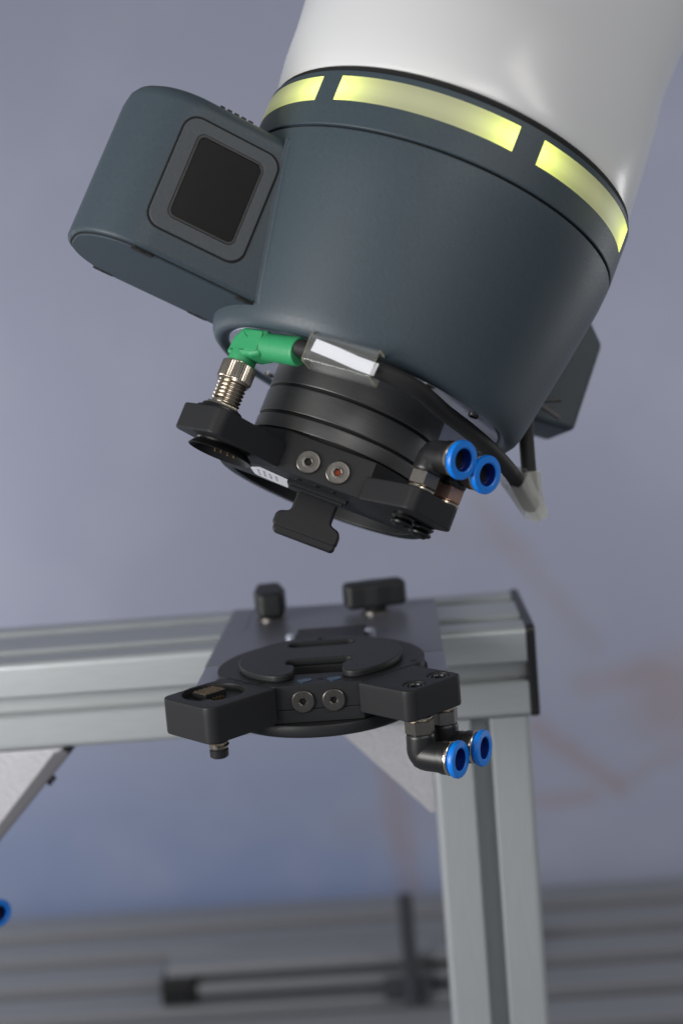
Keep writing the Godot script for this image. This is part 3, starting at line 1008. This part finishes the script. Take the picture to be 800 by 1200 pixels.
func camera_box(t: Node3D) -> void:
	# frame: -x outwards, +z to the front
	var b := Transform3D(Basis(Vector3(0, 1, 0), deg_to_rad(18)), Vector3.ZERO)
	var face := Basis(Vector3(1, 0, 0), PI / 2)
	var s := Shape.new()
	var o := rounded([Vector2(-97.6, -22.6), Vector2(-30, -22.6), Vector2(-30, 22.6), Vector2(-97.6, 22.6)], [20.0, 0, 0, 20.0], 20)
	s.prism(o, 40.0, 87.0, 0.0, [], 3, [Vector2(1.2, 40.0), Vector2(0.4, 40.3), Vector2(0.0, 41.2), Vector2(0, 82.0), Vector2(0.35, 84.0), Vector2(1.4, 85.7), Vector2(3.1, 86.7), Vector2(5.0, 87.0)])
	var box := part(t, "camera_housing", s, M.grey_paint)
	box.transform = b
	s = Shape.new()
	var wall := [Vector2(49.9, 39.6), Vector2(50.4, 41.0), Vector2(51.2, 45.0), Vector2(52.9, 54.0), Vector2(54.8, 64.0), Vector2(57.1, 77.0), Vector2(58.2, 84.0), Vector2(58.35, 86.4)]
	var rows := []
	var soft := 1.6
	for w: Vector2 in wall:
		var mid := Vector2(-sqrt(pow(w.x + soft, 2) - pow(22.6 + soft, 2)), 22.6 + soft)
		var a1 := (-mid).angle()
		var row := PackedVector3Array()
		for k in 13:
			var p2 := mid + Vector2(soft - 0.03, 0).rotated(lerpf(-PI / 2, a1, k / 12.0))
			row.push_back(Vector3(p2.x, w.y, p2.y))
		rows.append(row)
	for k in rows.size() - 1:
		for m in 12:
			s.quad(rows[k][m], rows[k][m + 1], rows[k + 1][m + 1], rows[k + 1][m])
	for m in range(0, 12):
		var core := Vector3(-50.0, rows[-1][0].y, 18.0)
		s.tri(core, rows[-1][m], rows[-1][m + 1])
		core.y = rows[0][0].y
		s.tri(core, rows[0][m + 1], rows[0][m])
	part(box, "blend_fillet", s, M.grey_paint)
	s = Shape.new()
	var o2 := Shape.offset(o if Shape.area(o) > 0 else reversed(o), 1.9)
	s.prism(o2, 39.3, 40.4, 0.35)
	var cover := part(box, "bottom_cover", s, M.grey_cover)
	s = Shape.new()
	var o3 := Shape.offset(o if Shape.area(o) > 0 else reversed(o), 1.3)
	s.prism(o3, 39.85, 40.3, 0.0)
	part(box, "cover_gap", s, M.seam)
	for q in [Vector2(-79.0, 19.9), Vector2(-83.0, -19.6), Vector2(-47.5, 19.9), Vector2(-52.0, -19.8)]:
		s = Shape.new()
		s.t = Transform3D(Basis(), Vector3(q.x, 0, q.y))
		s.prism(rect(-3.3, -1.25, 3.3, 1.25, 1.1), 39.26, 40.6, 0.0)
		s.lathe([Vector2(0, 39.12), Vector2(0.8, 39.12), Vector2(1.0, 39.2), Vector2(1.0, 39.4)], 14)
		part(box, "screw_recess", s, M.seam)
	# the square front window
	s = Shape.new()
	s.t = Transform3D(face, Vector3(0, 0, 22.6))
	s.prism(rect(-82.6, 46.4, -53.0, 80.4, 4.6), -0.3, 0.06)
	part(box, "bezel_gap", s, M.seam)
	s = Shape.new()
	s.t = Transform3D(face, Vector3(0, 0, 22.6))
	s.prism(rect(-82.0, 47.0, -53.6, 79.8, 4.2), -0.2, 0.5, 0.2, [rect(-77.5, 50.9, -57.1, 76.3, 2.2)])
	var bezel := part(box, "bezel", s, M.grey_bezel)
	s = Shape.new()
	s.t = Transform3D(face, Vector3(0, 0, 22.6))
	s.prism(rect(-77.45, 50.95, -57.15, 76.25, 2.1), 0.0, 0.42, 0.12, [rect(-76.7, 51.7, -57.9, 75.5, 1.7)])
	part(bezel, "window_rim", s, M.black_plastic)
	s = Shape.new()
	s.t = Transform3D(face, Vector3(0, 0, 22.6))
	s.prism(rect(-76.6, 51.8, -58.0, 75.4, 1.6), 0.0, 0.2)
	part(bezel, "window_glass", s, M.gloss_black)
	# ribs on the top edge
	for k in 5:
		s = Shape.new()
		s.t = Transform3D(Basis(Vector3(0, 0, 1), PI / 2), Vector3(-65.0 - 2.2 * k, 86.7, 17.4))
		s.lathe([Vector2(0, -0.65), Vector2(1.3, -0.65), Vector2(1.3, 0.65), Vector2(0, 0.65)], 16)
		part(box, "vent_rib", s, M.black_plastic)


func reversed(o: PackedVector2Array) -> PackedVector2Array:
	var r := o.duplicate()
	r.reverse()
	return r


func upper_changer(at: Transform3D) -> void:
	var t := thing("robot_side_changer", "black robot side of a quick changer under the wrist, with a T-shaped tongue", "tool changer", at, "quick changer halves")
	var s := Shape.new()
	var pocket := []
	for i in 41:
		var a := deg_to_rad(lerpf(96.0, 264.0, i / 40.0))
		pocket.append(Vector2(sin(a), cos(a)) * 28.6)
	s.prism(body_outline(), 0.0, 4.0, 0.0, [xz(pocket)], 3, [Vector2(0.4, 0.0), Vector2(0.12, 0.12), Vector2(0.0, 0.4), Vector2(0, 4.0)])
	s.prism(body_outline(), 4.0, 11.4, 0.0, [], 3, [Vector2(0, 4.0), Vector2(0, 11.0), Vector2(0.12, 11.28), Vector2(0.4, 11.4)])
	var body := part(t, "body", s, M.black_anodised)
	# label on the underside
	s = Shape.new()
	var lab := rounded([Vector2(-21.8, 11.5), Vector2(-18.2, 18.2), Vector2(-9.0, 13.8), Vector2(-10.6, -1.6), Vector2(-20.9, 1.0)], [1.0, 0.5, 0.5, 0.5, 2.0], 4)
	var im := Image.create(96, 96, false, Image.FORMAT_RGB8)
	im.fill(Color(0.86, 0.87, 0.90))
	var rng := RandomNumberGenerator.new()
	rng.seed = 8
	for row in 4:
		var x := 26
		while x < 66:
			var w := rng.randi_range(2, 6)
			im.fill_rect(Rect2i(18 + row * 13, x, rng.randi_range(4, 6), w), Color(0.36, 0.37, 0.42))
			x += w + rng.randi_range(2, 4)
	var lm := mat("label_print", Color(1, 1, 1), 0.55)
	lm.albedo_texture = ImageTexture.create_from_image(im)
	for i in range(1, lab.size() - 1):
		s.tri(Vector3(lab[0].x, -0.08, lab[0].y), Vector3(lab[i].x, -0.08, lab[i].y), Vector3(lab[i + 1].x, -0.08, lab[i + 1].y))
	if (s.p[1] - s.p[0]).cross(s.p[2] - s.p[0]).y > 0.0:
		var r := PackedVector3Array()
		for i in range(0, s.p.size(), 3):
			r.append_array(PackedVector3Array([s.p[i], s.p[i + 2], s.p[i + 1]]))
		s.p = r
	for q in s.p:
		s.uv.push_back(Vector2((q.x + 22.0) / 13.5, (q.z + 2.0) / 20.5))
	part(body, "label", s, lm)
	var face := Basis(Vector3(1, 0, 0), PI / 2)
	# tongue
	s = Shape.new()
	s.t = Transform3D(face, Vector3.ZERO)
	s.prism(rounded([Vector2(-6.2, 1.0), Vector2(-6.2, -7.6), Vector2(-10.0, -8.8), Vector2(-10.0, -13.2), Vector2(10.0, -13.2), Vector2(10.0, -8.8), Vector2(6.2, -7.6), Vector2(6.2, 1.0)], [0, 1.6, 2.2, 1.2, 1.2, 2.2, 1.6, 0], 6), 4.4, 10.0, 0.7)
	s.prism(rect(-9.4, -15.0, 9.8, -12.0, 1.3), 5.0, 9.4, 0.6)
	var tongue := part(t, "tongue", s, M.black_block)
	s = Shape.new()
	s.box(Vector3(-9.5, -1.2, 9.0), Vector3(8.6, 0.3, 16.0), 0.3)
	s.box(Vector3(-8.4, -2.0, 10.0), Vector3(7.6, -1.0, 14.5), 0.3)
	part(tongue, "foot", s, M.black_anodised)
	for x in [-6.0, -0.5, 4.5]:
		s = Shape.new()
		s.lathe([Vector2(0, -0.35), Vector2(0.7, -0.35), Vector2(1.0, -0.1), Vector2(1.0, 0.1)], 16)
		s.p = shifted(s.p, Vector3(x, 0, 21.5))
		part(body, "grub_screw", s, M.seal_rubber)
	facet_bolt(body, Transform3D(face, Vector3(-4.6, 4.7, 26.6) * KT), "socket_dark")
	facet_bolt(body, Transform3D(face, Vector3(4.2, 4.8, 26.6) * KT), "copper_red")
	# signal block, left
	s = Shape.new()
	s.prism(block_outline(-1, 28.5, 53.3, -11.4, 8.6, 3.4), 0.0, 7.6, 0.55)
	var sb := part(t, "signal_block", s, M.black_block)
	var c := nt(-1, 41.0, -1.0)
	s = Shape.new()
	s.lathe([Vector2(8.0, 0.1), Vector2(7.6, -0.4), Vector2(8.6, -1.3), Vector2(9.5, -2.5), Vector2(9.3, -2.6), Vector2(8.0, -1.4), Vector2(6.9, -0.5), Vector2(0.0, -0.5)], 64)
	s.p = shifted(reverse_tris(s.p), Vector3(c.x, 0, c.y))
	part(sb, "lip_seal", s, M.seal_rubber)
	s = Shape.new()
	for k in 4:
		s.t = Transform3D(Basis(), Vector3(c.x - 0.2 + 1.9 * k - 1.6, 0, c.y - 1.2 + (0.9 if k == 1 else 0.0)))
		s.lathe([Vector2(0, -2.0), Vector2(0.4, -1.9), Vector2(0.45, -1.4), Vector2(0.45, -0.4)], 10)
	part(sb, "contact_pins", s, M.gold)
	var k0 := nt(-1, 43.5, 2.5)
	s = Shape.new()
	s.t = Transform3D(Basis(), Vector3(k0.x, 0, k0.y))
	s.lathe([Vector2(7.0, 7.4), Vector2(7.2, 8.2), Vector2(7.0, 8.8), Vector2(6.0, 9.0), Vector2(5.9, 9.8), Vector2(5.6, 10.1), Vector2(0, 10.1)], 48)
	part(sb, "socket_base", s, M.black_plastic)
	s = Shape.new()
	s.t = Transform3D(Basis(), Vector3(k0.x, 0, k0.y))
	s.prism(circle(Vector2.ZERO, 5.0, 6, 0.5), 10.0, 11.0, 0.25, [], 2)
	threads(s, 4.35, 11.0, 18.8, 1.12, 0.5)
	part(sb, "threaded_socket", s, M.nickel)
	# air block, right
	s = Shape.new()
	s.prism(block_outline(1, 28.5, 49.4, -11.4, 7.8, 3.2), -0.3, 6.6, 0.55)
	var pb := part(t, "air_block", s, M.black_block)
	for q in [nt(1, 40.0, -3.2), nt(1, 39.6, 5.2)]:
		s = Shape.new()
		s.t = Transform3D(Basis.from_scale(Vector3(1.2, 1.35, 1.2)), Vector3.ZERO)
		s.lathe([Vector2(0, -2.9), Vector2(1.5, -2.9), Vector2(2.0, -2.5), Vector2(2.5, -2.4), Vector2(2.75, -2.0), Vector2(2.5, -1.6), Vector2(2.0, -1.5), Vector2(2.5, -1.2), Vector2(2.9, -0.8), Vector2(2.8, -0.2), Vector2(2.9, 0.2)], 32)
		s.p = shifted(s.p, Vector3(q.x, 0, q.y))
		part(pb, "air_nipple", s, M.seal_rubber)
	for k in 2:
		var h: Vector2 = [Vector2(27.6, 34.6), Vector2(35.2, 27.4)][k]
		elbow(pb, Transform3D(Basis(Vector3(0, 1, 0), deg_to_rad(-44.0)), Vector3(h.x, 6.62, h.y) * KT), KT, 10.8, ["dark_nickel", "warm_nickel"][k], 8.2)


func reverse_tris(p: PackedVector3Array) -> PackedVector3Array:
	return p


func sensor_cable(at: Transform3D) -> void:
	var t := thing("sensor_cable", "black sensor cable with a green angled plug and clear marker sleeves", "cable", at)
	var k0 := nt(-1, 43.5, 2.5)
	var s := Shape.new()
	# knurled coupling nut
	s.t = Transform3D(Basis(), Vector3(k0.x, 0, k0.y))
	var teeth := PackedVector2Array()
	for i in 88:
		teeth.push_back(Vector2(5.05 if i % 2 else 4.88, 0).rotated(TAU * i / 88))
	s.prism(teeth, 18.4, 23.6, 0.35, [], 2)
	s.lathe([Vector2(0, 17.8), Vector2(4.7, 17.8), Vector2(4.7, 18.6)], 32)
	s.lathe([Vector2(3.8, 23.4), Vector2(3.8, 24.6)], 32)
	part(t, "coupling_nut", s, M.nickel, KT, 25.0)
	s = Shape.new()
	s.t = Transform3D(Basis(Vector3(0, 1, 0), deg_to_rad(-38)), Vector3(k0.x, 24.0, k0.y))
	s.t = s.t * Transform3D(Basis(Vector3(1, 0, 0), PI / 2), Vector3.ZERO)
	s.prism(rounded([Vector2(-3.9, 1.6), Vector2(5.4, 1.6), Vector2(9.0, 2.6), Vector2(9.0, 9.9), Vector2(-0.8, 9.9), Vector2(-3.4, 6.6)], [0.6, 1.6, 0.6, 0.6, 1.0, 1.6], 5), -3.7, 3.7, 1.3, [], 4)
	s.prism(rect(2.6, 3.0, 8.0, 9.2, 0.8), -4.0, 4.0, 0.3)
	s.t = Transform3D(Basis(Vector3(0, 1, 0), deg_to_rad(-38)), Vector3(k0.x, 24.0, k0.y))
	s.lathe([Vector2(0, -0.1), Vector2(3.9, -0.1), Vector2(4.0, 0.2), Vector2(4.0, 2.2), Vector2(3.6, 5.0), Vector2(0, 5.0)], 40)
	s.t = s.t * Transform3D(Basis(Vector3(0, 0, 1), -PI / 2), Vector3(0, 6.1, 0))
	s.lathe([Vector2(0, 2.0), Vector2(3.7, 2.0), Vector2(3.95, 7.0), Vector2(4.1, 20.0), Vector2(3.7, 20.7), Vector2(0, 20.8)], 40)
	part(t, "green_plug", s, M.green_plastic)
	var path := curve([Vector3(-17.4, 30.8, 42.4), Vector3(-13.4, 30.85, 43.6), Vector3(-3.7, 30.95, 46.3), Vector3(6.0, 31.0, 49.0), Vector3(17.0, 31.0, 44.5), Vector3(26.1, 30.9, 30.4), Vector3(34.0, 30.9, 19.6), Vector3(42.4, 29.9, 9.6), Vector3(51.1, 27.9, -2.2), Vector3(56.4, 25.8, -12.5), Vector3(60.0, 24.2, -18.5), Vector3(60.2, 26.5, -21.5), Vector3(57.0, 33.5, -22.0), Vector3(53.3, 41.7, -22.0), Vector3(50.8, 48.8, -25.0), Vector3(49.0, 58.0, -31.0), Vector3(50.0, 66.0, -38.0)], 6)
	s = Shape.new()
	s.sweep(path, circle(Vector2.ZERO, 2.4, 24))
	part(t, "cable", s, M.black_rubber)
	# clear marker sleeve with its paper slip, beside the plug
	var head := Vector3(-13.4, 30.9, 43.8)
	var foot := Vector3(6.0, 31.2, 49.2)
	var sec := rounded([Vector2(-4.2, -4.3), Vector2(4.2, -4.3), Vector2(4.2, 4.3), Vector2(-4.2, 4.3)], 1.0, 4)
	var inner := Shape.offset(sec, 0.6)
	s = Shape.new()
	var hole := inner.duplicate()
	hole.reverse()
	s.sweep([head, foot], sec, false)
	s.sweep([head, foot], hole, false)
	part(t, "clear_sleeve", s, M.clear_plastic)
	s = Shape.new()
	ends(s, [head, foot], sec, inner)
	part(t, "sleeve_rim", s, M.clear_edge)
	s = Shape.new()
	var along := (foot - head).normalized()
	var out := along.cross(Vector3.UP).normalized()
	var a := head + along * 1.6 + out * 3.42 + Vector3(0, 0.9, 0)
	var b := foot + along * 0.8 + out * 3.42 + Vector3(0, -1.3, 0)
	s.sweep([a, a.lerp(b, 0.35) + out * 0.06, a.lerp(b, 0.7) - out * 0.06 + Vector3(0, -0.2, 0), b], PackedVector2Array([Vector2(-0.06, -1.8), Vector2(0.06, -1.8), Vector2(0.06, 1.8), Vector2(-0.06, 1.8)]))
	part(t, "paper_slip", s, M.paper)
	# folded sleeve at the turn of the cable
	s = Shape.new()
	flare(s, [Vector3(51.6, 27.8, -3.5), Vector3(55.6, 26.2, -10.5), Vector3(62.8, 22.8, -21.5)], 4.2)
	part(t, "folded_sleeve", s, M.milky_plastic)
	s = Shape.new()
	flare(s, [Vector3(56.8, 34.5, -22.0), Vector3(60.4, 28.0, -22.5), Vector3(65.0, 22.0, -23.5)], 3.7)
	part(t, "folded_sleeve", s, M.milky_plastic)


func flare(s: Shape, path: Array, r: float) -> void:
	var run := curve(path, 5)
	var sec := rounded([Vector2(-r, -r * 0.85), Vector2(r, -r * 0.85), Vector2(r, r * 0.85), Vector2(-r, r * 0.85)], 1.6, 4)
	var sizes := []
	for i in run.size():
		sizes.append(1.0 - 0.02 * i)
	s.sweep(run, sec, false, Vector3.UP, sizes)
	var inner := Shape.offset(sec, 0.4)
	inner.reverse()
	s.sweep(run, inner, false, Vector3.UP, sizes)


func ends(s: Shape, run: Array, outer: PackedVector2Array, inner: PackedVector2Array) -> void:
	# the cut faces of a tube wall: bands between the outer and the inner loop, on the frames that sweep() uses
	var side := Vector3.ZERO
	for i in run.size():
		var d: Vector3 = (run[mini(i + 1, run.size() - 1)] - run[maxi(i - 1, 0)]).normalized()
		if i == 0:
			side = Vector3.UP.cross(d).normalized()
		side = (side - d * side.dot(d)).normalized()
		var top := d.cross(side)
		if i != 0 and i != run.size() - 1:
			continue
		for k in outer.size():
			var m := (k + 1) % outer.size()
			var a: Vector3 = run[i] + side * outer[k].x + top * outer[k].y
			var b: Vector3 = run[i] + side * outer[m].x + top * outer[m].y
			var c: Vector3 = run[i] + side * inner[m].x + top * inner[m].y
			var e: Vector3 = run[i] + side * inner[k].x + top * inner[k].y
			if i == 0:
				s.quad(a, e, c, b)
			else:
				s.quad(a, b, c, e)
